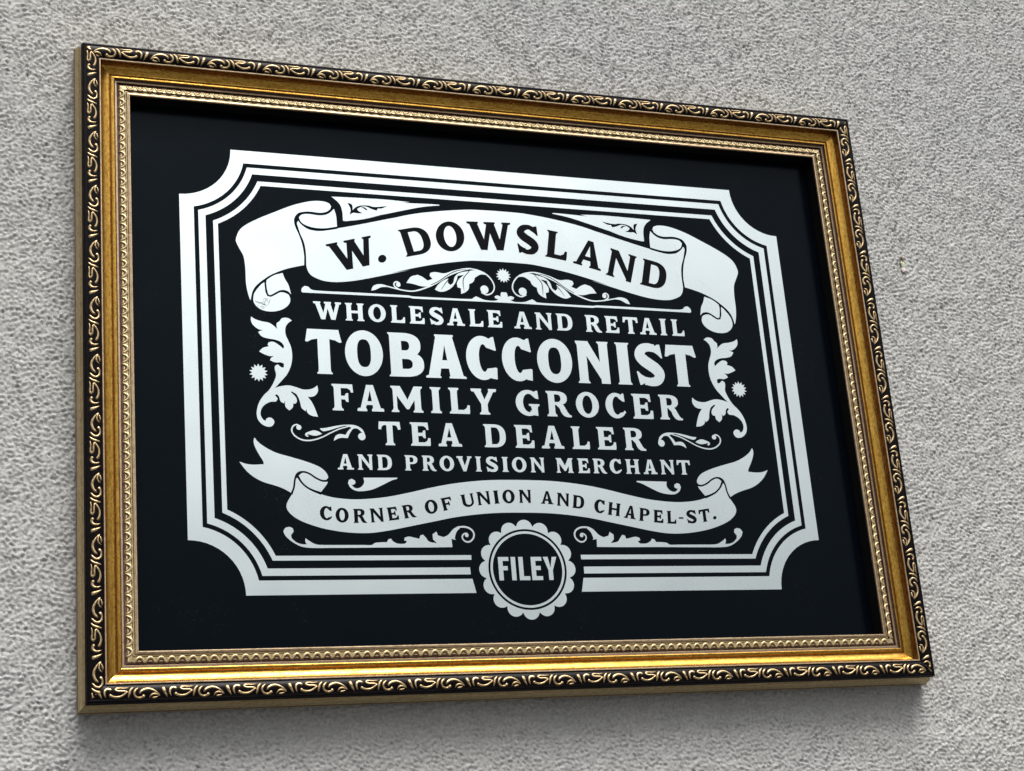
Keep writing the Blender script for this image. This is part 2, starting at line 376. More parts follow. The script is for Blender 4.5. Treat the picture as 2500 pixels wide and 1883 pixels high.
# little bead-and-arch unit of the inner edge
BEAD = 7.29
def bead_mesh():
    bm = bmesh.new()
    base = lambda y: float(np.interp(y, [27.2, 28.6, 31.6], [12.2, 13.3, 13.9]))
    h = BEAD / 2
    ridge(bm, [(-h, 27.6), (-h + .9, 28.5), (-1.9, 30.5), (0, 31.5), (1.9, 30.5), (h - .9, 28.5), (h, 27.6)], (1.0, 1.2, 1.5, 1.7, 1.5, 1.2, 1.0), lambda y: base(y) + .1, 0.95, n=2, seg=5)
    nf = len(bm.faces)
    ridge(bm, [(-h + 1.3, 27.7), (-1.5, 29.3), (0, 30.2), (1.5, 29.3), (h - 1.3, 27.7)], (0.3, 1.0, 1.3, 1.0, 0.3), base, 0.42, n=2, seg=3)
    for f_ in list(bm.faces)[nf:]: f_.material_index = 1
    c = [bm.verts.new(((h + .62 * math.cos(a)) * MM, (31.15 + .5 * math.sin(a)) * MM, 12.7 * MM)) for a in np.linspace(0, 2 * math.pi, 7)[:-1]]
    c2 = [bm.verts.new(((h + .38 * math.cos(a)) * MM, (31.15 + .3 * math.sin(a)) * MM, 13.9 * MM)) for a in np.linspace(0, 2 * math.pi, 7)[:-1]]
    for i in range(6): bm.faces.new((c[i], c[(i + 1) % 6], c2[(i + 1) % 6], c2[i]))
    bm.faces.new(c2)
    bmesh.ops.recalc_face_normals(bm, faces=bm.faces[:])
    me = bpy.data.meshes.new('bead'); bm.to_mesh(me); bm.free(); me.materials.append(M['inner']); me.materials.append(M['bole']); return me
BEAD_ME = bead_mesh()

S1 = {  # position of the motif along each rail, in rail coordinates (mm)
    'bottom': (-0.8078 * 350 - FX, 43.33), 'top': (0.8012 * 350 + FX, 43.2),
    'left': (-0.1102 * 350 + FY, 43.6), 'right': (0.2095 * 350 - FY, 43.75)}
for rn, X, Yin, half_o, half_a in RAILS:
    ms = []; mi = {}
    for _, k in PROFILE:
        if k not in mi: mi[k] = len(ms); ms.append(M[k])
    Nn = X.cross(Yin)
    rot = Matrix([[X[i], Yin[i], Nn[i]] for i in range(3)]).to_4x4()
    org = W(FX, FY, 0) - Yin * (half_o * MM)
    verts = []; faces = []; fm = []
    nseg = 24
    for (ins, h), _ in PROFILE:
        L = half_a - ins - (0.15 if ins < 0.2 else 0.05 if ins < 35.9 else 0.0)
        for k in range(nseg + 1):
            verts.append(((-L + 2 * L * k / nseg) * MM, ins * MM, h * MM))
    for i in range(len(PROFILE) - 1):
        for k in range(nseg):
            a = i * (nseg + 1) + k; faces.append((a, a + 1, a + nseg + 2, a + nseg + 1)); fm.append(mi[PROFILE[i][1]])
    me = bpy.data.meshes.new('moulding_rail'); me.from_pydata(verts, [], faces)
    for m_ in ms: me.materials.append(m_)
    me.polygons.foreach_set('material_index', fm)
    me.polygons.foreach_set('use_smooth', [PROFILE[i][1] in ('cove', 'black') for i in range(len(PROFILE) - 1) for k in range(nseg)])
    me.update()
    rail = add_obj('moulding_rail', me, sign, label=RLABEL[rn])
    rail.matrix_world = Matrix.Translation(org) @ rot
    # carved scrolls
    start, per = S1[rn]; sgn = 1 if rn in ('bottom', 'top') else -1
    n0 = int((-half_a - start) // per) - 1; n1 = int((half_a - start) // per) + 2
    for k in range(n0, n1 + 1):
        x = start + k * per; lo, hi = (x, x + 43.4) if sgn > 0 else (x - 43.4, x)
        if hi < -half_a or lo > half_a: continue
        whole = lo > -half_a + 13 and hi < half_a - 13
        fl = 0 if rn == 'bottom' else 1
        sm = MOTIF_ME[(sgn, fl)] if whole else motif_mesh(sgn, fl, (x, half_a))
        if sm is None or len(sm.polygons) < 6: continue
        o = add_obj('carved_scroll', sm, rail); o.location = (x * MM, 0, 0)
    # beads
    inner = half_a - 30.0; nb = int(2 * inner // BEAD); st = -(nb - 1) / 2 * BEAD
    for k in range(nb):
        o = add_obj('bead', BEAD_ME, rail); o.location = ((st + k * BEAD) * MM, 0, 0)

# the black panel
PX, PY = HX - 36.0 + 4, HY - 36.0 + 4
bm = bmesh.new(); bmesh.ops.create_cube(bm, size=1)
for v_ in bm.verts:
    v_.co = (v_.co.x * 2 * PX * MM + FX * MM, v_.co.y * 3 * MM + 1.5 * MM, v_.co.z * 2 * PY * MM + FY * MM + H0)
me = bpy.data.meshes.new('print_panel'); bm.to_mesh(me); bm.free()
panel = add_obj('print_panel', me, sign, [M['panel']], label='glossy black panel printed in silver')

# ------------------------------------------------------------------ printed shapes
DATA = json.loads(r"""{"art":{"banner_top":[{"p":[[-165.51,118.72],[-162.17,114.75],[-157.03,111.84],[-149.1,111.46],[-135.63,114.27],[-122.03,117.58],[-103.67,122.49],[-85.08,127.65],[-95.06,124.38],[-74.54,130.56],[-52.77,134.87],[-33.77,137.54],[-18.48,138.87],[18.48,138.87],[33.77,137.54],[52.77,134.87],[74.54,130.56],[95.06,124.38],[85.08,127.65],[103.67,122.49],[122.03,117.58],[135.63,114.27],[149.1,111.46],[157.03,111.84],[162.17,114.75],[165.51,118.72],[166.91,116.75],[164.65,108.52],[162.38,100.77],[161.41,93.42],[161.09,85.13],[160.34,78.73],[157.93,74.28],[152.83,71.37],[146.78,69.61],[137.11,69.34],[124.63,70.98],[110.16,74.32],[97.36,77.67],[77.77,82.96],[93.34,79.35],[74.79,84.68],[56.07,89.13],[37.23,92.48],[22.07,94.28],[-22.07,94.28],[-37.23,92.48],[-56.07,89.13],[-74.79,84.68],[-93.34,79.35],[-77.77,82.96],[-97.36,77.67],[-110.16,74.32],[-124.63,70.98],[-137.11,69.34],[-146.78,69.61],[-152.83,71.37],[-157.93,74.28],[-160.34,78.73],[-161.09,85.13],[-161.41,93.42],[-162.38,100.77],[-164.65,108.52],[-166.91,116.75]],"o":"body"},
{"m":1,"p":[[-164.94,121.57],[-162.62,124.08],[-157.29,125.03],[-148.46,124.46],[-143.07,125.51],[-139.39,127.86],[-136.54,131.0],[-135.06,125.15],[-134.83,115.93],[-144.55,113.84],[-153.41,113.78],[-160.37,115.62],[-164.2,118.34]]},
{"m":1,"p":[[-167.12,121.88],[-163.44,125.52],[-157.21,126.54],[-148.37,126.25],[-142.98,127.4],[-140.0,129.89],[-138.69,132.64],[-139.9,135.2],[-144.3,136.57],[-152.31,136.43],[-161.27,134.33],[-172.01,130.42],[-183.61,124.87],[-196.88,118.32],[-206.56,112.54],[-211.87,107.56],[-214.65,100.95],[-214.76,97.74],[-212.39,92.41],[-209.6,86.66],[-208.58,79.45],[-208.38,73.12],[-208.38,65.89],[-207.61,58.72],[-206.14,52.51],[-204.95,50.33],[-203.86,57.13],[-200.68,62.71],[-194.49,68.31],[-187.45,73.0],[-178.66,77.17],[-169.87,79.99],[-162.64,81.81],[-162.28,89.67],[-163.34,98.85],[-165.6,107.06],[-168.11,113.4],[-168.87,118.01]]},
{"m":1,"p":[[-192.37,67.89],[-187.06,71.84],[-179.81,74.36],[-178.12,69.45],[-175.72,65.03],[-173.91,57.14],[-175.97,59.39],[-179.37,60.47],[-182.83,59.82],[-186.35,57.82],[-189.86,55.55],[-191.73,55.99],[-192.52,59.56],[-192.95,64.05]]},
{"m":1,"p":[[-194.15,66.07],[-198.11,62.86],[-201.7,58.15],[-203.17,52.67],[-202.88,49.1],[-200.46,45.64],[-196.31,43.17],[-190.39,42.39],[-184.38,43.32],[-179.13,45.84],[-175.53,49.63],[-174.68,53.29],[-175.65,56.68],[-178.6,58.15],[-182.03,58.42],[-185.54,56.6],[-189.48,54.4],[-192.45,54.87],[-193.76,58.59],[-194.01,63.09]]},
{"m":1,"n":1,"s":[1.39,1.39],"p":[[-166.93,116.28],[-168.32,118.52],[-167.11,122.06],[-164.35,124.89],[-157.22,126.45],[-148.38,125.97],[-143.0,127.03],[-139.3,129.57],[-136.32,131.87]]},
{"m":1,"n":1,"s":[1.39,1.39],"p":[[-165.71,121.98],[-164.23,117.87],[-160.43,114.41],[-155.24,112.25],[-149.08,111.83],[-141.93,113.08],[-134.53,114.82]]},
{"m":1,"n":1,"s":[1.39,1.39],"p":[[-168.19,117.59],[-165.29,108.01],[-162.55,100.76],[-161.45,92.49],[-161.66,80.49]]},
{"m":1,"n":1,"s":[1.39,1.39],"p":[[-204.71,49.9],[-203.21,56.26],[-198.09,63.58],[-192.76,68.78],[-186.6,72.77],[-179.15,75.77],[-169.91,79.07],[-161.97,81.21]]},
{"m":1,"n":1,"s":[1.39,1.39],"p":[[-193.63,66.28],[-192.95,59.53],[-191.16,55.21],[-186.39,56.82],[-182.43,59.3],[-178.55,59.33],[-173.69,56.25]]}],"pennant":[{"m":1,"p":[[-137.98,141.24],[-120.68,141.72],[-93.34,142.1],[-73.85,141.38],[-80.27,140.25],[-61.68,140.88],[-49.51,141.03],[-48.62,140.42],[-61.85,138.35],[-74.13,135.31],[-108.63,125.49],[-94.1,129.86],[-112.65,123.94],[-127.21,121.18],[-129.72,121.29],[-129.72,124.6],[-129.91,129.32],[-131.01,133.98],[-133.51,137.59],[-136.52,140.02]]},
{"m":1,"n":1,"p":[[-125.27,136.98],[-122.34,136.25],[-121.34,134.71],[-121.37,130.9],[-118.59,133.77],[-114.25,135.43],[-107.42,135.76],[-105.46,135.14],[-101.08,135.18],[-92.77,136.57],[-97.5,134.11],[-100.71,133.87],[-101.74,131.88],[-105.77,133.01],[-110.66,134.84],[-114.78,134.06],[-117.78,132.12],[-116.35,130.32],[-113.27,128.84],[-117.81,128.5],[-120.96,128.65],[-124.03,126.91],[-123.04,131.73]]},
{"m":1,"n":1,"p":[[-114.36,133.52],[-112.12,133.02],[-110.83,131.87],[-109.03,131.63],[-110.73,133.6],[-112.51,134.23]]}],"ruled_line":[{"p":[[-165.79,60.17],[-165.42000000000002,62.47],[-163.15,64.7],[-160.13,64.14],[-158.3,62.23],[-153.72,61.39],[-126.0,61.45],[-80.06,61.36],[-77.25,60.8],[-49.75,60.88],[-27.91,61.2],[-25.93,62.53],[-23.97,63.68],[-21.7,62.76],[-17.61,61.18],[-12.49,60.6],[-7.76,60.85],[-5.0,62.14],[-7.59,62.76],[-8.41,64.23],[-6.62,65.28],[-4.55,65.2],[-3.02,64.33],[-2.9299999999999997,66.43],[-2.1,68.38],[2.1,68.38],[2.9299999999999997,66.43],[3.02,64.33],[4.55,65.2],[6.62,65.28],[8.41,64.23],[7.59,62.76],[5.0,62.14],[7.76,60.85],[12.49,60.6],[17.61,61.18],[21.7,62.76],[23.97,63.68],[25.93,62.53],[27.91,61.2],[49.75,60.88],[77.25,60.8],[80.06,61.36],[126.0,61.45],[153.72,61.39],[158.3,62.23],[160.13,64.14],[163.15,64.7],[165.42000000000002,62.47],[165.79,60.17],[164.99,59.26],[125.27,59.42],[79.34,59.59],[76.53,59.03],[49.04,59.18],[24.88,59.34],[0.23,59.5],[-0.23,59.5],[-24.88,59.34],[-49.04,59.18],[-76.53,59.03],[-79.34,59.59],[-125.27,59.42],[-164.99,59.26]],"o":"body"}],"acanthus_crest":[{"m":1,"p":[[-110.31,63.77],[-108.47,67.58],[-104.77,69.36],[-100.28,69.43],[-95.41,68.04],[-98.6,67.48],[-102.22,67.0],[-106.86,64.61]]},
{"m":1,"s":[1.3,0.93,1.02,1.21,1.11,1.11,1.11],"p":[[-101.22,68.64],[-95.87,67.82],[-85.16,65.63],[-76.11,65.2],[-66.78,68.05],[-57.27,72.63],[-47.56,79.04],[-39.73,84.24]]},
{"m":1,"s":[0.56,1.02,1.11,1.11,1.11,1.3],"p":[[-39.69,84.72],[-33.01,86.54],[-25.48,87.0],[-16.26,84.5],[-10.52,79.77],[-7.75,73.25],[-9.62,67.92],[-14.54,65.47],[-19.08,67.4]]},
{"m":1,"c":3.44,"p":[[-16.33,69.92]]},
{"m":1,"c":1.86,"p":[[-87.96,69.95]]},
{"m":1,"s":[1.11,1.11,1.11,1.11],"p":[[-87.41,65.97],[-90.88,68.29],[-91.34,70.87],[-89.07,72.4],[-86.62,71.14]]},
{"m":1,"p":[[-81.12,71.92],[-77.11,77.3],[-71.5,79.23],[-67.93,77.84],[-63.55,74.81],[-59.29,76.46],[-61.59,79.16],[-60.77,81.56],[-56.56,82.47],[-49.21,81.78],[-41.56,84.6],[-32.99,86.83],[-25.45,87.29],[-32.18,85.17],[-39.87,82.33],[-47.6,78.47],[-57.28,72.44],[-63.9,69.9],[-69.4,69.78],[-75.69,71.3]]},
{"m":1,"p":[[-58.09,67.6],[-55.02,71.81],[-50.59,75.55],[-46.26,77.69],[-46.83,73.88],[-44.83,72.11],[-42.36,74.14],[-40.56,79.45],[-36.09,83.03],[-28.46,84.91],[-30.57,81.93],[-38.16,80.34],[-39.41,76.2],[-43.58,70.29],[-49.4,66.67],[-54.07,65.95]]},
{"m":1,"p":[[-33.46,80.81],[-30.42,83.84],[-23.68,85.96],[-16.25,84.69],[-11.74,82.09],[-18.3,82.66],[-23.73,79.48],[-24.58,77.05],[-26.43,75.05],[-28.86,73.96],[-29.66,69.65],[-32.7,66.65],[-36.36,65.04],[-36.18,69.76],[-38.91,70.55],[-39.09,74.32],[-36.96,77.76]]},
{"m":1,"n":1,"s":[0.28,0.65,0.65,0.46],"p":[[-52.54,67.91],[-48.91,73.29],[-44.87,77.77],[-38.97,81.91]]},
{"m":1,"n":1,"s":[0.28,0.74,0.74,0.56],"p":[[-33.56,67.55],[-33.98,74.14],[-33.04,78.94],[-28.0,84.75]]},
{"m":1,"n":1,"s":[0.46,0.74,0.74,0.37],"p":[[-61.05,71.19],[-53.38,75.39],[-45.55,81.05],[-37.82,84.83],[-30.23,86.14]]}],"side_acanthus":[{"m":1,"p":[[-205.41,37.65],[-202.53,35.74],[-197.51,34.2],[-191.61,33.15],[-187.47,30.22],[-186.01,28.5],[-186.08,32.96],[-183.87,34.86],[-182.07,37.19],[-179.47,37.94],[-176.91,37.71],[-174.24,35.95],[-177.52,33.37],[-179.37,30.15],[-179.6,24.78],[-177.7,19.52],[-175.79,14.27],[-175.25,7.2],[-176.41,0.08],[-179.7,-7.08],[-184.16,-12.5],[-189.46,-18.35],[-185.19,-16.9],[-179.24,-16.01],[-174.2,-16.97],[-168.33,-18.79],[-163.21,-18.63],[-159.74,-17.37],[-157.07,-15.26],[-156.59,-19.46],[-158.73,-23.04],[-161.78,-24.45],[-164.77,-24.55],[-161.97,-28.39],[-159.67,-33.56],[-157.6,-40.04],[-162.49,-39.3],[-165.77,-36.78],[-166.07,-34.18],[-167.0,-35.95],[-169.85,-33.42],[-170.91,-28.66],[-172.02,-25.21],[-173.6,-22.64],[-176.9,-20.56],[-177.36,-21.45],[-174.12,-24.84],[-173.16,-27.86],[-174.36,-30.07],[-176.05,-30.12],[-176.61,-33.18],[-179.25,-35.68],[-182.07,-32.9],[-182.29,-28.13],[-183.23,-30.33],[-185.68,-28.67],[-186.78,-24.8],[-188.4,-23.28],[-189.69,-24.02],[-187.69,-26.56],[-189.04,-28.77],[-193.26,-29.33],[-197.53,-31.62],[-200.15,-34.72],[-201.15,-39.05],[-199.63,-42.88],[-197.6,-44.28],[-196.7,-42.37],[-193.75,-41.6],[-191.32,-43.52],[-191.26,-46.1],[-193.61,-48.48],[-197.35,-48.4],[-201.41,-45.93],[-203.74,-41.7],[-203.68,-35.68],[-201.62,-29.58],[-198.08,-24.28],[-193.72,-19.8],[-190.1,-13.58],[-188.2,-8.26],[-188.87,-3.91],[-188.76,-1.27],[-186.58,0.4],[-183.72,-1.96],[-182.02,-1.89],[-181.89,1.2],[-184.4,1.98],[-188.63,1.82],[-192.37,3.43],[-191.45,5.23],[-189.28,6.81],[-192.66,6.68],[-196.82,8.09],[-200.29,9.89],[-197.48,12.91],[-192.78,14.44],[-193.57,15.73],[-192.65,17.54],[-189.24,18.13],[-185.51,16.08],[-181.81,12.95],[-181.28,15.37],[-183.71,18.37],[-187.89,19.97],[-192.95,20.63],[-197.97,22.18],[-200.55,25.43],[-198.64,26.58],[-196.51,27.13],[-200.29,27.84],[-204.38,31.2],[-205.69,34.7]]}],"star":[{"m":1,"star":[7.06,4.83,14],"p":[[-201.42,-6.73]]}],"crest_star":[{"star":[6.32,4.27,14],"p":[[0.84,82.83]]}],"small_scroll":[{"m":1,"s":[1.21,1.11,1.11,1.11,1.11,1.02,0.93,0.93,0.84],"p":[[-172.04,-47.95],[-174.25,-46.53],[-177.27,-48.08],[-178.1,-51.8],[-175.5,-55.61],[-170.16,-58.33],[-163.41,-58.44],[-155.66,-56.03],[-148.67,-52.41],[-141.65,-49.12],[-134.66,-47.03]]},
{"m":1,"c":1.95,"p":[[-172.66,-48.65]]},
{"m":1,"p":[[-165.64,-51.94],[-161.34,-50.71],[-157.57,-51.58],[-155.1,-53.25],[-159.85,-54.83],[-164.06,-54.32],[-166.06,-53.67],[-166.61,-54.72],[-165.28,-55.21],[-166.67,-55.93],[-168.3,-54.58],[-167.8,-53.02]]},
{"m":1,"p":[[-156.59,-48.96],[-152.74,-48.69],[-146.7,-47.33],[-139.77,-46.02],[-132.0,-45.66],[-127.73,-46.51],[-123.57,-49.47],[-121.9,-53.54],[-123.73,-52.27],[-127.42,-48.69],[-131.29,-48.35],[-136.36,-46.55],[-141.58,-47.72],[-148.54,-49.98],[-153.72,-51.23],[-155.81,-50.41]]},
{"m":1,"p":[[-146.6,-58.6],[-144.95,-54.75],[-141.86,-53.12],[-137.18,-53.71],[-134.85,-50.35],[-131.24,-47.47],[-127.32,-46.85],[-131.33,-49.04],[-133.65,-52.06],[-135.6,-56.19],[-140.31,-56.04],[-143.34,-56.8]]},
{"m":1,"c":2.88,"p":[[-124.57,-54.73]]},
{"m":1,"s":[1.3,1.3,1.3],"p":[[-128.62,-46.97],[-124.85,-49.06],[-122.66,-53.12]]}],"banner_bottom":[{"p":[[-175.67,-87.4],[-172.54,-92.01],[-167.69,-95.34],[-161.96,-98.23],[-155.37,-100.7],[-147.03,-102.49],[-134.37,-103.48],[-121.53,-102.94],[-106.12,-101.1],[-88.51,-97.49],[-70.65,-93.4],[-52.66,-90.14],[-30.0,-87.67],[-11.78,-87.0],[11.78,-87.0],[30.0,-87.67],[52.66,-90.14],[70.65,-93.4],[88.51,-97.49],[106.12,-101.1],[121.53,-102.94],[134.37,-103.48],[147.03,-102.49],[155.37,-100.7],[161.96,-98.23],[167.69,-95.34],[172.54,-92.01],[175.67,-87.4],[176.54,-88.26],[177.57,-92.49],[179.08,-98.41],[181.3,-101.79],[184.17,-106.84],[184.56,-110.18],[182.66,-113.92],[177.07,-118.48],[168.95,-122.2],[156.64,-125.91],[139.99,-128.56],[123.07,-129.04],[107.76,-127.07],[90.27,-123.64],[72.58,-120.16],[54.68,-116.64],[32.16,-113.93],[14.03,-112.96],[-14.03,-112.96],[-32.16,-113.93],[-54.68,-116.64],[-72.58,-120.16],[-90.27,-123.64],[-107.76,-127.07],[-123.07,-129.04],[-139.99,-128.56],[-156.64,-125.91],[-168.95,-122.2],[-177.07,-118.48],[-182.66,-113.92],[-184.56,-110.18],[-184.17,-106.84],[-181.3,-101.79],[-179.08,-98.41],[-177.57,-92.49],[-176.54,-88.26]],"o":"body"},
{"m":1,"p":[[-206.38,-57.22],[-203.62,-60.74],[-197.99,-64.87],[-190.68,-68.56],[-180.8,-71.35],[-170.89,-74.16],[-162.61,-77.01],[-156.85,-79.91],[-153.24,-83.69],[-152.14,-86.92],[-153.75,-88.73],[-157.29,-88.77],[-161.4,-86.7],[-166.3,-83.71],[-170.42,-82.24],[-173.78,-82.54],[-176.64,-84.71],[-178.08,-89.12],[-179.18,-95.04],[-180.92,-98.84],[-186.02,-95.96],[-192.53,-93.51],[-200.66,-91.09],[-207.11,-87.82],[-212.67,-83.28],[-216.58,-78.3],[-218.13,-75.81],[-213.28,-77.41],[-207.56,-77.99],[-200.14,-77.45],[-200.47,-75.51],[-203.95,-69.23],[-206.61,-63.35],[-207.05,-59.53]]},
{"m":1,"p":[[-174.34,-85.69],[-172.17,-83.96],[-169.65,-83.67],[-165.53,-85.31],[-160.65,-88.65],[-156.53,-90.29],[-152.64,-90.24],[-153.68,-92.38],[-158.17,-98.02],[-163.55,-96.39],[-168.45,-93.91],[-172.46,-90.15],[-174.34,-87.38]]},
{"m":1,"n":1,"s":[1.39,1.39],"p":[[-180.4,-100.1],[-178.31,-94.19],[-177.3,-88.27],[-175.13,-84.68],[-171.29,-82.85],[-166.32,-84.22],[-161.44,-87.55],[-156.49,-89.53],[-152.1,-89.47]]},
{"m":1,"n":1,"s":[1.39,1.39],"p":[[-175.19,-85.87],[-172.49,-90.91],[-168.49,-94.75],[-163.6,-97.4],[-158.01,-99.71]]}],"wedge_scroll":[{"m":1,"p":[[-125.3,-86.73],[-98.91,-86.38],[-98.96,-87.25],[-103.4,-88.6],[-111.44,-92.57],[-118.52,-95.65],[-125.46,-97.01],[-131.44,-96.9],[-135.57,-94.56],[-137.34,-91.16],[-136.52,-88.59],[-134.34,-87.71],[-131.85,-88.96],[-131.54,-91.09],[-133.32,-92.4],[-134.76,-92.16],[-132.59,-94.52],[-129.62,-94.92],[-126.53,-93.17],[-124.81,-90.16]]}],"foot_scroll":[{"m":1,"p":[[-187.33,-126.81],[-186.03,-125.15],[-183.12,-124.57],[-180.69,-125.55],[-180.14,-128.04],[-182.15,-130.53],[-181.84,-133.01],[-178.68,-135.9],[-174.63,-137.39],[-170.92,-137.55],[-171.88,-135.07],[-171.53,-133.0],[-168.73,-135.07],[-163.88,-137.56],[-157.25,-138.07],[-153.08,-138.07],[-140.51,-138.09],[-127.85,-138.1],[-121.91,-138.11],[-119.27,-136.6],[-114.97,-136.1],[-110.0,-135.93],[-108.84,-133.83],[-106.66,-133.24],[-105.49,-135.09],[-102.18,-136.95],[-97.03,-137.21],[-95.47,-136.62],[-94.5,-135.1],[-96.63,-134.67],[-96.06,-132.56],[-92.98,-131.71],[-89.13,-132.39],[-84.68,-133.4],[-83.81,-130.85],[-81.59,-130.17],[-79.58,-132.55],[-77.17,-135.53],[-71.15,-136.81],[-74.0,-133.83],[-74.16,-129.99],[-70.94,-127.86],[-69.84,-130.84],[-65.55,-132.12],[-61.91,-130.41],[-57.14,-125.69],[-52.99,-123.53],[-51.76,-124.82],[-55.13,-128.26],[-56.81,-132.97],[-56.03,-134.25],[-59.49,-133.4],[-59.09,-139.8],[-82.71,-140.02],[-108.57,-139.97],[-136.41,-140.18],[-153.19,-140.23],[-167.32,-140.21],[-174.71,-139.2],[-181.15,-135.89],[-185.9,-131.77],[-187.56,-128.47]]},
{"m":1,"s":[0.93,1.3,1.39,1.39,1.3,1.3,1.21,1.11,1.11,1.02,0.93],"p":[[-56.45,-128.26],[-53.54,-124.82],[-49.49,-124.12],[-45.12,-124.97],[-41.78,-127.81],[-41.48,-131.85],[-44.61,-135.37],[-48.17,-135.54],[-50.63,-132.97],[-49.97,-130.23],[-47.22,-129.11],[-45.83,-130.65]]},
{"m":1,"c":1.49,"p":[[-47.08,-130.65]]}]},
"lines":[{"name":"WHOLESALE AND RETAIL","style":"roman","L":[["W",-157.1,38.09,22.03,14.43],["H",-132.03,38.09,14.91,14.43],["O",-113.6,38.09,13.93,14.43],["L",-95.79,38.09,11.46,14.43],["E",-80.55,38.09,12.24,14.43],["S",-63.93,38.09,11.08,14.43],["A",-50.06,38.09,15.13,14.43],["L",-31.41,38.09,11.72,14.43],["E",-15.9,38.09,12.22,14.43],["A",6.19,38.09,15.32,14.43],["N",24.89,38.09,14.41,14.43],["D",43.21,38.09,13.82,14.43],["R",68.49,38.09,14.0,14.43],["E",85.97,38.09,12.17,14.43],["T",101.83,38.09,13.64,14.43],["A",116.46,38.09,15.25,14.43],["I",135.2,38.09,5.95,14.43],["L",145.75,38.09,11.34,14.43]]},
{"name":"TOBACCONIST","style":"bold","L":[["T",-164.72,-5.93,28.43,35.83],["O",-133.98,-5.93,29.96,35.83],["B",-99.52,-5.93,28.21,35.83],["A",-70.32,-5.93,33.05,35.83],["C",-36.31,-5.93,25.29,35.83],["C",-6.4,-5.93,25.02,35.83],["O",23.42,-5.93,30.0,35.83],["N",57.59,-5.93,28.61,35.83],["I",92.42,-5.93,12.24,35.83],["S",109.45,-5.93,24.95,35.83],["T",136.55,-5.93,28.42,35.83]]},
{"name":"FAMILY GROCER","style":"roman","L":[["F",-145.99,-34.57,16.61,20.97],["A",-127.05,-34.57,21.57,20.97],["M",-99.74,-34.57,25.26,20.97],["I",-68.21,-34.57,8.58,20.97],["L",-53.18,-34.57,16.63,20.97],["Y",-34.8,-34.57,21.05,20.97],["G",2.0,-34.57,19.86,20.97],["R",28.04,-34.57,20.55,20.97],["O",53.16,-34.57,19.77,20.97],["C",78.84,-34.57,17.39,20.97],["E",102.39,-34.57,17.92,20.97],["R",126.31,-34.57,20.03,20.97]]},
{"name":"TEA DEALER","style":"roman","L":[["T",-111.28,-61.03,17.51,18.58],["E",-86.18,-61.03,15.76,18.58],["A",-64.49,-61.03,19.53,18.58],["D",-26.8,-61.03,18.0,18.58],["E",-1.21,-61.03,15.87,18.58],["A",20.43,-61.03,19.53,18.58],["L",46.72,-61.03,14.92,18.58],["E",68.47,-61.03,16.06,18.58],["R",91.96,-61.03,18.48,18.58]]},
{"name":"AND PROVISION MERCHANT","style":"roman","L":[["A",-144.67,-80.6,12.75,11.92],["N",-128.98,-80.6,11.72,11.92],["D",-113.79,-80.6,11.45,11.92],["P",-92.15,-80.6,10.07,11.92],["R",-78.41,-80.6,11.06,11.92],["O",-64.47,-80.6,11.6,11.92],["V",-50.62,-80.6,12.24,11.92],["I",-35.48,-80.6,4.7,11.92],["S",-26.78,-80.6,9.37,11.92],["I",-13.78,-80.6,5.0,11.92],["O",-5.65,-80.6,12.0,11.92],["N",9.66,-80.6,11.74,11.92],["M",31.29,-80.6,14.25,11.92],["E",49.59,-80.6,9.91,11.92],["R",62.67,-80.6,11.51,11.92],["C",76.95,-80.6,10.16,11.92],["H",90.84,-80.6,11.9,11.92],["A",105.86,-80.6,12.42,11.92],["N",121.37,-80.6,11.97,11.92],["T",135.91,-80.6,11.97,11.92]]},
{"name":"FILEY","style":"sans","L":[["F",-23.61,-165.49,8.64,17.99],["I",-13.3,-165.49,3.64,17.99],["L",-7.13,-165.49,8.51,17.99],["E",3.0,-165.49,8.88,17.99],["Y",12.95,-165.49,11.31,17.99]]},
{"name":"W. DOWSLAND","style":"book","L":[["W",-138.55,77.28,36.58,9.97,-6.24,22.98],[".",-103.0,87.15,6.78,1.38,-0.15,6.55],["D",-79.66,93.91,23.43,5.66,-5.65,22.58],["O",-52.68,99.47,23.95,4.14,-2.38,24.94],["W",-26.22,103.62,37.77,1.43,-0.9,24.48],["S",14.72,103.56,18.59,-0.85,1.48,25.29],["L",38.76,101.88,18.43,-2.88,4.23,23.83],["A",62.54,97.7,24.82,-5.99,5.93,23.34],["N",91.15,89.12,22.95,-6.29,7.11,23.97],["D",121.43,82.31,22.16,-4.83,5.55,23.36]]},
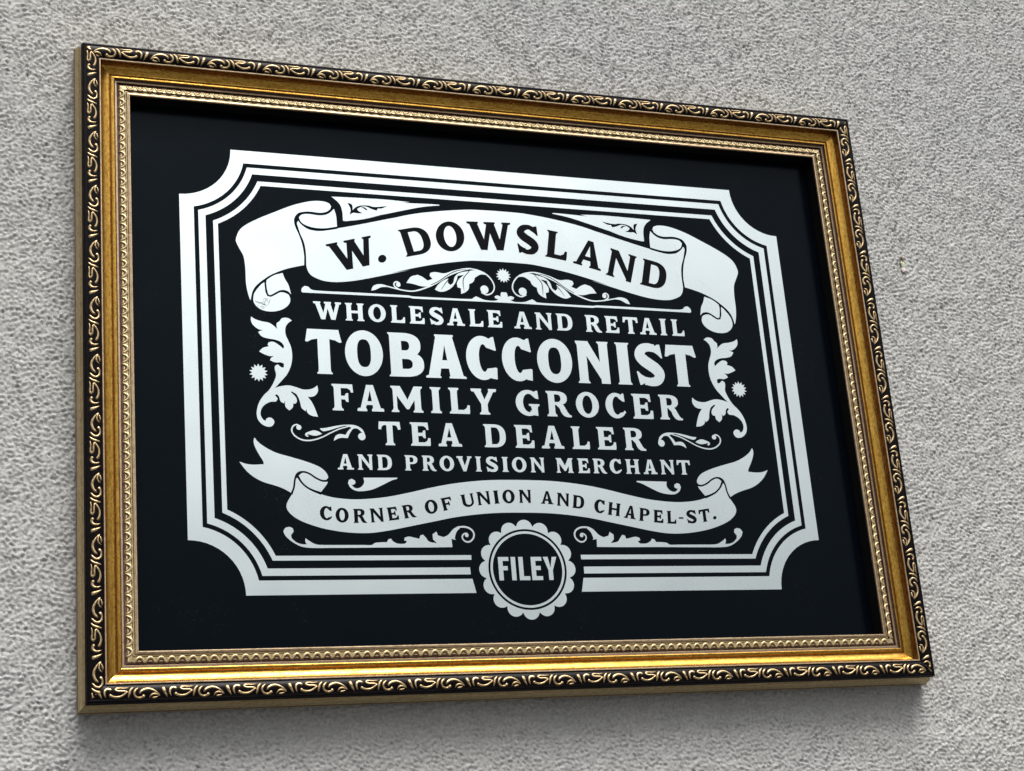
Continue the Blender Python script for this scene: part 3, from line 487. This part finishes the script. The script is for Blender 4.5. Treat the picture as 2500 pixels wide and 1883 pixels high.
{"name":"CORNER OF UNION AND CHAPEL-ST.","style":"book","L":[["C",-159.97,-119.18,9.11,-0.48,0.19,10.61],["O",-148.23,-121.04,10.0,-0.07,0.17,10.97],["R",-134.62,-121.5,10.11,0.34,0.05,10.67],["N",-121.4,-121.11,10.2,0.74,-0.6,10.64],["E",-107.54,-119.7,8.22,1.02,-1.3,9.99],["R",-95.27,-118.02,9.49,1.44,-1.77,10.04],["O",-78.12,-114.79,10.11,1.6,-1.22,10.59],["F",-64.13,-111.89,8.27,1.6,-1.97,9.67],["U",-48.39,-109.3,10.29,1.64,-1.51,9.93],["N",-36.08,-107.4,10.4,1.01,-0.74,10.47],["I",-22.65,-106.12,4.24,0.39,-0.57,10.38],["O",-15.73,-105.64,10.09,0.25,-0.09,10.68],["N",-2.27,-105.12,9.92,-0.04,0.35,10.45],["A",15.39,-105.61,10.71,-0.53,0.75,10.28],["N",28.67,-107.0,10.09,-0.75,1.16,10.31],["D",41.49,-108.62,9.66,-1.19,1.64,10.35],["C",59.39,-112.13,8.81,-1.36,1.75,10.88],["H",70.86,-113.93,10.37,-1.5,1.94,10.19],["A",84.23,-116.29,10.36,-1.52,2.46,10.29],["P",97.38,-118.67,8.76,-1.1,1.59,10.45],["E",109.87,-120.06,8.48,-0.67,1.07,10.32],["L",121.64,-120.96,8.03,-0.24,0.72,10.35],["-",132.27,-117.15,4.08,0.02,0.17,1.37],["S",139.5,-120.89,8.54,0.42,-0.03,10.72],["T",150.52,-120.22,9.83,1.53,-0.15,10.3],[".",162.76,-117.62,3.13,0.29,0.17,2.75]]}],"gap":[[-44.56,-143.67],[-44.84,-149.47],[-46.12,-152.19],[-46.36,-155.16],[-46.18,-160.67],[-45.27,-163.64],[-42.55,-175.9]],"scratch":[[[-202.4,50.47],[-200.32,49.41],[-198.78,49.67]],[[-197.03,46.71],[-195.96,47.85],[-194.45,47.39],[-193.48,46.0]],[[-193.09,49.61],[-191.74,51.3]],[[-198.56,46.63],[-197.75,45.6]],[[-191.83,53.28],[-193.01,51.6],[-192.19,50.74]],[[-200.82,47.41],[-199.58,46.58]],[[-201.58,49.88],[-198.63,49.32],[-196.11,48.38],[-193.17,47.36]],[[-199.51,48.56],[-196.94,48.96],[-194.76,50.42]],[[-195.76,50.82],[-194.67,52.68],[-193.6,51.83],[-194.83,48.62],[-194.04,46.87]],[[-197.93,45.32],[-196.2,46.04],[-194.97,45.03],[-197.12,44.2]],[[-192.34,46.96],[-190.91,50.63],[-189.8,52.94]]]}""")
HP, HI = 0.12, 0.24            # height of silver print and of black letters over it
GAP = [tuple(p) for p in DATA['gap']]; GAPP = [GAP + [(-x, y) for x, y in GAP[::-1]]]
BW, BH, BR_ = 0.7345 * 350, 0.4995 * 350, 0.1155 * 350
def loop(d):
    """rectangle inset by d with a round bite of radius BR_+d at every corner"""
    w, h, r = BW - d, BH - d, BR_ + d; out = []
    a0 = math.asin(d / r)
    for sx, sy, fl in ((-1, 1, 0), (1, 1, 1), (1, -1, 0), (-1, -1, 1)):
        arc = [Vector((sx * (BW - r * math.sin(a)), sy * (BH - r * math.cos(a)))) for a in np.linspace(a0, math.pi / 2 - a0, 15)]
        out += arc if not fl else arc[::-1]
    return out
for (d0, d1) in ((0, 0.0308), (0.0404, 0.0558), (0.0722, 0.0824)):
    sheet('border_line', [loop(d0 * 350)], [loop(d1 * 350)] + GAPP, HP, M['silver'], panel)
# round seal
sx_, sy_ = 0.0, -0.4488 * 350
sr_x = 1.018
def sell(r, n=72): return ellipse(sx_, sy_, r * 350 * sr_x, r * 350, n)
lobes = [ellipse(sx_ + 0.0915 * 350 * sr_x * math.sin(2 * math.pi * k / 16), sy_ + 0.0915 * 350 * math.cos(2 * math.pi * k / 16), 0.0190 * 350, 0.0190 * 350, 20) for k in range(16)]
sheet('seal', [sell(0.0972)] + lobes, [sell(0.0893)], HP, M['silver'], panel, label='scalloped round seal at the bottom edge')
sheet('seal_ring', [sell(0.0845)], [sell(0.0792)], HP, M['silver'], panel)

def mirror(p): return [(-q[0], q[1]) for q in p]
NM = {'banner_top': 'ribbon_banner', 'banner_bottom': 'ribbon_banner', 'pennant': 'pennant_ornament', 'ruled_line': 'ruled_line', 'acanthus_crest': 'leaf_scroll',
      'side_acanthus': 'leaf_scroll', 'star': 'star', 'crest_star': 'star', 'small_scroll': 'flourish', 'wedge_scroll': 'wedge_flourish', 'foot_scroll': 'leaf_scroll'}
LB = {'banner_top': 'upper ribbon banner with rolled ends', 'banner_bottom': 'lower ribbon banner with forked tails'}
for an, parts in DATA['art'].items():
    for side in (1, -1):
        pos = []; neg = []
        for d in parts:
            if side < 0 and not d.get('m'): continue
            pp = d['p'] if side > 0 else mirror(d['p'])
            if 's' in d: (neg if d.get('n') else pos).extend(stroke_quads(pp, d['s']))
            elif 'c' in d: pos.append(ellipse(pp[0][0], pp[0][1], d['c'], d['c'], 20))
            elif 'star' in d:
                R1, R2, nn = d['star']
                pos.append([Vector((pp[0][0] + (R1 if k % 2 == 0 else R2) * math.sin(math.pi * k / nn), pp[0][1] + (R1 if k % 2 == 0 else R2) * math.cos(math.pi * k / nn))) for k in range(2 * nn)])
            else:
                q = smooth_pts(pp, 4, True, 40 if an != 'side_acanthus' else 62)
                (neg if d.get('n') else pos).append(q)
        if side > 0:
            keep_pos, keep_neg = pos, neg
            if an in ('banner_top', 'banner_bottom', 'ruled_line'): continue
        if side < 0 and an in ('banner_top', 'banner_bottom', 'ruled_line'):
            pos = keep_pos + pos; neg = keep_neg + neg
        if pos: sheet(NM[an], pos, neg, HP, M['silver'], panel, label=LB.get(an))
# fine scratches on the curled ribbon end
SCRATCH = DATA['scratch']
for q in SCRATCH:
    qs = stroke_quads(q, (0.1, 0.32, 0.28, 0.1), 3)
    sheet('scratch', qs, [], HI, M['ink'], panel)

# ------------------------------------------------------------------ lettering drawn as outlines
STY = {'roman': dict(s=.255, t=.15, e=.075, q=.07), 'bold': dict(s=.262, t=.20, e=.035, q=.035), 'book': dict(s=.262, t=.155, e=.06, q=.05), 'sans': dict(s=.20, t=.17, e=0, q=0)}
def V(*a): return [Vector(p) for p in a]
def stem(x0, x1, yb, yt, bl, br, tl, tr, q):
    """vertical stem with bracketed serifs at foot and head"""
    P = []
    if bl > 0: P += [(x0, yb + 2.3 * q), (x0 - bl * .3, yb + 1.25 * q), (x0 - bl, yb + .8 * q), (x0 - bl, yb)]
    else: P += [(x0, yb)]
    if br > 0: P += [(x1 + br, yb), (x1 + br, yb + .8 * q), (x1 + br * .3, yb + 1.25 * q), (x1, yb + 2.3 * q)]
    else: P += [(x1, yb)]
    if tr > 0: P += [(x1, yt - 2.3 * q), (x1 + tr * .3, yt - 1.25 * q), (x1 + tr, yt - .8 * q), (x1 + tr, yt)]
    else: P += [(x1, yt)]
    if tl > 0: P += [(x0 - tl, yt), (x0 - tl, yt - .8 * q), (x0 - tl * .3, yt - 1.25 * q), (x0, yt - 2.3 * q)]
    else: P += [(x0, yt)]
    return V(*P)
def dshape(x0, x1, y0, y1, k=2.4, n=16):
    """flat left side, superelliptic right side"""
    cx = x0 + (x1 - x0) * .42; cy = (y0 + y1) / 2; rx = x1 - cx; ry = (y1 - y0) / 2
    P = [(x0, y1), (x0, y0)]
    for i in range(n + 1):
        a = -math.pi / 2 + math.pi * i / n; c, s_ = math.cos(a), math.sin(a)
        P.append((cx + rx * abs(c) ** (2 / k), cy + ry * math.copysign(abs(s_) ** (2 / k), s_)))
    return V(*P)
def arcband(cx, cy, rx, ry, ix, iy, a0, a1, dx=0, n=26):
    o = [(cx + rx * math.cos(a), cy + ry * math.sin(a)) for a in np.linspace(a0, a1, n)]
    i = [(cx + dx + ix * math.cos(a), cy + iy * math.sin(a)) for a in np.linspace(a1, a0, n)]
    return V(*(o + i))
def diag(xt, xb, wt, yb=0.0, yt=1.0):
    return V((xt - wt / 2, yt), (xb - wt / 2, yb), (xb + wt / 2, yb), (xt + wt / 2, yt))
def serif(x0, x1, y, q, up, inset=.04):
    s_ = 1 if up else -1
    return V((x0, y), (x1, y), (x1, y + s_ * q), (x1 - inset, y + s_ * q * 1.7), (x0 + inset, y + s_ * q * 1.7), (x0, y + s_ * q))
def glyph(ch, w, st):
    p = STY[st]; s, t, e, q = p['s'], p['t'], p['e'], p['q']; pos = []; neg = []; o = .012
    bold = st == 'bold'; R_ = math.radians
    if ch == '.': return [ellipse(w / 2, .5, w / 2, .5, 24)], []
    if ch == '-': return [V((0, .1), (w, 0), (w, .9), (0, 1))], []
    if st == 'sans':
        s = .20
        if ch == 'I': pos = [V((0, 0), (w, 0), (w, 1), (0, 1))]
        if ch in 'FEL':
            pos.append(V((0, 0), (s, 0), (s, 1), (0, 1)))
            if ch in 'FE': pos += [V((0, 1 - t), (w * .99, 1 - t), (w * .97, 1), (0, 1)), V((0, .43), (w * .86, .43), (w * .86, .61), (0, .61))]
            if ch in 'EL': pos.append(V((0, 0), (w, 0), (w, t), (0, t)))
        if ch == 'Y': pos = [V((0, 1), (w / 2 - s / 2, .42), (w / 2 + .02, .42), (w * .36, 1)), V((w, 1), (w / 2 + s / 2, .42), (w / 2 - .02, .42), (w * .66, 1)), V((w / 2 - s / 2, 0), (w / 2 + s / 2, 0), (w / 2 + s / 2, .48), (w / 2 - s / 2, .48))]
        return pos, neg
    if ch == 'I': pos.append(stem(e, w - e, 0, 1, e, e, e, e, q))
    elif ch == 'L':
        pos += [stem(e, e + s, 0, 1, e, 0, e, e * .9, q), V((e, 0), (w * .98, 0), (w, .10), (w, .33), (w * .90, .34), (w * .84, .22), (w * .70, t), (e, t))]
    elif ch in 'EF':
        pos.append(stem(e, e + s, 0, 1, e, (e if ch == 'F' else 0), e, 0, q))
        xr = w * (.93 if ch == 'E' else 1.0)
        pos.append(V((e, 1 - t), (xr * .72, 1 - t), (xr * .86, 1 - t - .07), (xr * .89, 1 - .31), (xr, 1 - .31), (xr * .97, 1), (e, 1)))
        xm = w * .76
        pos.append(V((e, .48 - t * .38), (xm - .13, .48 - t * .38), (xm - .09, .34), (xm, .32), (xm, .67), (xm - .09, .65), (xm - .13, .48 + t * .52), (e, .48 + t * .52)))
        if ch == 'E': pos.append(V((e, 0), (w * .98, 0), (w, .10), (w, .33), (w * .89, .34), (w * .84, .22), (w * .70, t), (e, t)))
    elif ch == 'T':
        c = w / 2
        pos.append(stem(c - s / 2, c + s / 2, 0, .95, e, e, 0, 0, q))
        if bold: pos.append(V((0, .72), (.05, .71), (.14, .76), (c - s / 2, .785), (c + s / 2, .785), (w - .14, .76), (w - .05, .71), (w, .72), (w - .06, 1), (.05, 1)))
        else: pos.append(V((0, .68), (.11, .66), (.15, .80), (.24, 1 - t), (w - .24, 1 - t), (w - .15, .80), (w - .11, .66), (w, .68), (w - .03, 1), (.03, 1)))
    elif ch == 'H':
        pos += [stem(e, e + s, 0, 1, e, e * .8, e, e * .8, q), stem(w - e - s, w - e, 0, 1, e * .8, e, e * .8, e, q), V((e, .5 - t * .45), (w - e, .5 - t * .45), (w - e, .5 + t * .5), (e, .5 + t * .5))]
    elif ch in 'NM':
        s1 = s * (.72 if not bold else .82); q1 = q
        if ch == 'N':
            pos += [stem(e, e + s1, 0, 1, e, e, 0, 0, q1), stem(w - e * .6 - s1, w - e * .6, .0, 1, 0, 0, e * 1.2, e * .6, q1)]
            pos.append(V((0, 1), (e + s1 * 1.25, 1), (w - e * .6, .10), (w - e * .6, 0), (w - e * .6 - s1 * .75, 0), (e + s1 * .5, .84), (e, .90), (0, 1 - q)))
        else:
            c = w / 2
            pos += [stem(e, e + s1 * .8, 0, 1, e, e * .8, e, 0, q1), stem(w - e - s * .95, w - e, 0, 1, e * .8, e, 0, e, q1)]
            pos.append(V((e, 1), (e + s * 1.12, 1), (c + .06, .40), (c + .06, .12), (c - .03, .12), (e + .03, .80)))
            pos.append(V((w - e, 1), (w - e - s * .95, 1), (c - .02, .40), (c - .03, .12), (c + .06, .12), (w - e - .03, .80)))
    elif ch == 'A':
        c = w / 2; ft = .15 if bold else 0
        tw = .36 if bold else .26; tw = min(tw, w * .42)
        wl = s * (.95 if bold else .74); wr = s * 1.12; hb = .20
        if st == 'book': tw = .20
        L0, R0 = e + .045, w - e - .045
        if bold: L0, R0 = e + .03, w - e - .03
        pos.append(V((c - tw / 2, 1), (L0, .06), (L0, 0), (L0 + wl, 0), (L0 + wl + .01, .06), (c + .0, .76 if bold else .80), (c + .04, 1)))
        pos.append(V((c + tw / 2, 1), (R0, .06), (R0, 0), (R0 - wr, 0), (R0 - wr - .01, .06), (c - .0, .76 if bold else .80), (c - .04, 1)))
        yb_ = .22 if bold else .24
        pos.append(V((L0 + wl * .5, yb_), (R0 - wr * .4, yb_), (R0 - wr * .75, yb_ + t * .95), (L0 + wl * .9, yb_ + t * .95)))
        pos.append(serif(L0 - e - .03, L0 + wl + e * .9, 0, q, True)); pos.append(serif(R0 - wr - e * .9, R0 + e + .03, 0, q, True))
        if bold: pos.append(serif(c - tw / 2 - .035, c + tw / 2 + .035, 1, q, False, .03))
    elif ch == 'V':
        c = w / 2
        pos += [V((e * .7, 1), (e * .7 + s * 1.15, 1), (c + .07, .16), (c + .07, 0), (c - .10, 0)), V((w - e * .7, 1), (w - e * .7 - s * .72, 1), (c - .05, .20), (c - .06, 0), (c + .09, 0))]
        pos += [serif(0, e * .7 + s * 1.15 + e, 1, q, False), serif(w - e * 1.7 - s * .72, w, 1, q, False)]
    elif ch == 'W':
        a, b_ = w * .345, w * .70; c = w * .52; sw = s * (1.0 if st != 'book' else 1.1); tn = s * .75
        for xt, xb, wt, wb in ((e + sw / 2, a, sw, s * .9), (c, b_, sw * .95, s * .85)):
            pos.append(V((xt - wt / 2, 1), (xb - wb * .55, 0), (xb + wb * .45, 0), (xb + wb * .45, .10), (xt + wt / 2, 1)))
        for xt, xb, wt, wb in ((c - .01, a, tn * .9, s * .6), (w - e - tn / 2, b_, tn, s * .7)):
            pos.append(V((xt - wt / 2, 1), (xb - wb * .5, 0), (xb + wb * .62, 0), (xt + wt / 2, 1)))
        pos += [serif(0, e + sw + e * .9, 1, q, False), serif(c - sw / 2 - e, c + sw / 2 + e * .8, 1, q, False), serif(w - tn - 2 * e, w, 1, q, False)]
    elif ch == 'Y':
        c = w * .5
        pos += [stem(c - s / 2, c + s / 2, 0, .45, e, e, 0, 0, q), V((e * .7, 1), (e * .7 + s * 1.2, 1), (c + .06, .46), (c + s / 2, .40), (c - s / 2, .40)),
                V((w - e * .8, 1), (w - e * .8 - s * .75, 1), (c - .03, .50), (c - s / 2, .40), (c + s / 2, .40))]
        pos += [serif(0, e * .7 + s * 1.2 + e * .7, 1, q, False), serif(w - e * 1.7 - s * .75, w, 1, q, False)]
    elif ch == 'O':
        if bold: pos.append(ellipse(w / 2, .5, w / 2, .5 + .018, 44)); neg.append(dense_o(w / 2, .5, w / 2 - s * 1.02, .5 - t * .93))
        else: pos.append(ellipse(w / 2, .5, w / 2, .5 + o, 40)); neg.append(ellipse(w / 2, .5, w / 2 - s * 1.05, .5 - t * .88, 36))
    elif ch == 'D':
        pos += [stem(e, e + s, 0, 1, e, 0, e, 0, q), dshape(e, w, 0, 1)]
        neg.append(dshape(e + s, w - s * 1.05, t * .9, 1 - t * .9))
    elif ch in 'PRB':
        if ch == 'B':
            pos += [stem(e, e + s, 0, 1, e, 0, e, 0, q), dshape(e, w * .93, .44, 1), dshape(e, w, 0, .575)]
            neg += [dshape(e + s, w * .93 - s * .98, .60, 1 - t * .92), dshape(e + s, w - s * .98, t * .9, .405)]
        else:
            lo = .42 if ch == 'P' else .45
            xr = w if ch == 'P' else w * .86
            pos += [stem(e, e + s, 0, 1, e, e * .9, e, 0, q), dshape(e, xr, lo, 1)]
            neg.append(dshape(e + s, xr - s * 1.02, lo + t * .8, 1 - t * .85))
            if ch == 'R':
                pos.append(smooth_pts(V((w * .42, lo + .02), (w * .52, lo + .06), (w * .68, lo + .02), (w * .78, .30), (w * .90, .10), (w, .045), (w, -.015), (w * .86, -.02), (w * .70, .02), (w * .58, .16), (w * .52, .32), (w * .42, lo - .03)), 3, True, 50))
    elif ch in 'CG':
        cx = w * .53; rx = w * .53; ry = .5 + o; ix, iy, dx = rx - s * 1.02, .5 - t * .9, s * .12
        low = ch == 'C' and not bold
        outer = [(cx + rx * math.cos(a), .5 + ry * math.sin(a)) for a in np.linspace(R_(66), R_(322 if low else 297), 26)]
        i1, i0 = (R_(308), R_(50)) if low else ((R_(310), R_(50)) if bold else (R_(300), R_(50)))
        inner = [(cx + dx + ix * math.cos(a), .5 + iy * math.sin(a)) for a in np.linspace(i1, i0, 22)]
        if bold: top = [(w * .975, .675), (w * 1.0, .69), (w * .945, 1.0), (w * .87, .99), (w * .80, .955)]
        else: top = [(w * .86, .68), (w * .98, .66), (w * .955, .99), (w * .88, .99), (w * .80, .94)]
        if low: bot = [(w * .99, .215), (w * .985, .285), (w * .925, .30), (w * .86, .235)]
        elif bold: bot = [(w * .80, .03), (w * .98, .01), (w * 1.0, .27), (w * .955, .285)]
        else: bot = [(w * .80, .03), (w * .86, .12), (w * .80, .2)]
        pos.append(V(*(outer + bot + inner + top)))
        if ch == 'G':
            pos.append(stem(w - e * 1.1 - s * .95, w - e * 1.1, .02, .46, 0, 0, e * 1.4, e * 1.1, q)); pos.append(V((w * .6, .04), (w * .78, .02), (w - e * 1.1, 0), (w - e * 1.1, .2), (w * .6, .2)))
    elif ch == 'S':
        hs = s * .5; X0, X1 = hs * .95, w - hs * .95; m_ = w / 2; tt = t * (1.0 if not bold else .95)
        pts = [(m_ + .22 * w, .895), (m_ + .12 * w, 1 - tt / 2), (m_, 1 - tt / 2 + o), (X0 + .10 * w, .87), (X0, .72), (X0 + .12 * w, .60), (m_, .50), (X1 - .12 * w, .40), (X1, .27), (X1 - .10 * w, .12), (m_, tt / 2 - o), (m_ - .12 * w, tt / 2), (m_ - .22 * w, .105)]
        ww = [tt, tt, tt * 1.05, s * .85, s, s * 1.08, s * 1.08, s * 1.08, s, s * .85, tt * 1.05, tt, tt]
        L, Rr = stroke_poly(pts, ww, 4); pos.append(L + Rr[::-1])
        pos.append(V((w * .62, .985), (w * .76, .955), (w * .84, .99), (w * .93, .99), (w * .98, .67), (w * .95, .655), (w * .83, .74), (w * .70, .80), (w * .62, .83)))
        pos.append(V((w * .40, .02), (w * .24, .045), (w * .16, .01), (w * .09, .005), (w * .01, .32), (w * .05, .335), (w * .17, .25), (w * .30, .20), (w * .40, .18)))
    elif ch == 'U':
        s2 = s * .66; ro = (w - 2 * e) / 2; cx = w / 2
        pos += [stem(e, e + s, .34, 1, 0, 0, e, e * .9, q), stem(w - e - s2, w - e, .34, 1, 0, 0, e * .9, e, q)]
        pos.append(V(*([(cx + ro * math.cos(a), .36 + (.36 + o) * math.sin(a)) for a in np.linspace(math.pi, 2 * math.pi, 20)] +
                       [((e + s + w - e - s2) / 2 + (w - 2 * e - s - s2) / 2 * math.cos(a), .36 + (.36 - t) * math.sin(a)) for a in np.linspace(2 * math.pi, math.pi, 20)])))
    return pos, neg
def dense_o(cx, cy, rx, ry, k=2.6, n=36):
    P = []
    for i in range(n):
        a = 2 * math.pi * i / n; c, s_ = math.cos(a), math.sin(a)
        P.append(Vector((cx + rx * math.copysign(abs(c) ** (2 / k), c), cy + ry * math.copysign(abs(s_) ** (2 / k), s_))))
    return P

for ln in DATA['lines']:
    for it in ln['L']:
        ch = it[0]
        if len(it) == 5: ox, oy, ex, ey = it[1], it[2], (it[3], 0.0), (0.0, it[4])
        else: ox, oy, ex, ey = it[1], it[2], (it[3], it[4]), (it[5], it[6])
        ww = math.hypot(*ex) / math.hypot(*ey)
        pos, neg = glyph(ch, ww, ln['style'])
        mp = lambda P: [(ox + ex[0] * a.x / ww + ey[0] * a.y, oy + ex[1] * a.x / ww + ey[1] * a.y) for a in P]
        ink = ln['style'] == 'book'
        nm = 'letter' if ch.isalpha() else ('full_stop' if ch == '.' else 'hyphen')
        sheet(nm, [mp(a) for a in pos], [mp(a) for a in neg], HI if ink else HP, M['ink'] if ink else M['silver'], panel)

# ------------------------------------------------------------------ small scrap stuck on the wall
def blob(bm, c, r, seed, sub=2):
    rr_ = random.Random(seed); g = bmesh.ops.create_icosphere(bm, subdivisions=sub, radius=1)
    for v_ in g['verts']:
        k = 1 + rr_.uniform(-.22, .22); v_.co = Vector((c[0] + v_.co.x * r[0] * k, c[1] + v_.co.y * r[1] * k, c[2] + v_.co.z * r[2] * k)) * MM
scrap = add_obj('plant_scrap', None, label='tiny brown and pale green scrap stuck to the grey wall right of the frame', cat='debris')
scrap.location = W(SCRAP[0], SCRAP[1], -0.6)
for nm_, parts_, c_ in (('dry_tip', [((.5, 0, 2.6), (1.3, .7, 1.1)), ((.7, 0, .9), (.8, .6, 1.6))], (.10, .045, .03)), ('green_middle', [((.2, 0, -1.4), (1.4, .8, 1.6)), ((.2, 0, -3.4), (1.0, .6, 1.4))], (.42, .45, .27)),
                        ('pale_foot', [((.4, 0, -6.2), (1.8, .8, 1.9)), ((2.0, 0, -7.0), (1.2, .5, .8))], (.48, .42, .42))):
    bm = bmesh.new()
    for k_, (c0, r0) in enumerate(parts_): blob(bm, tuple(1.25 * q_ for q_ in c0), tuple(1.35 * q_ for q_ in r0), k_ + 3)
    me = bpy.data.meshes.new(nm_); bm.to_mesh(me); bm.free()
    add_obj(nm_, me, scrap, [plain(nm_ + '_material', c_)])
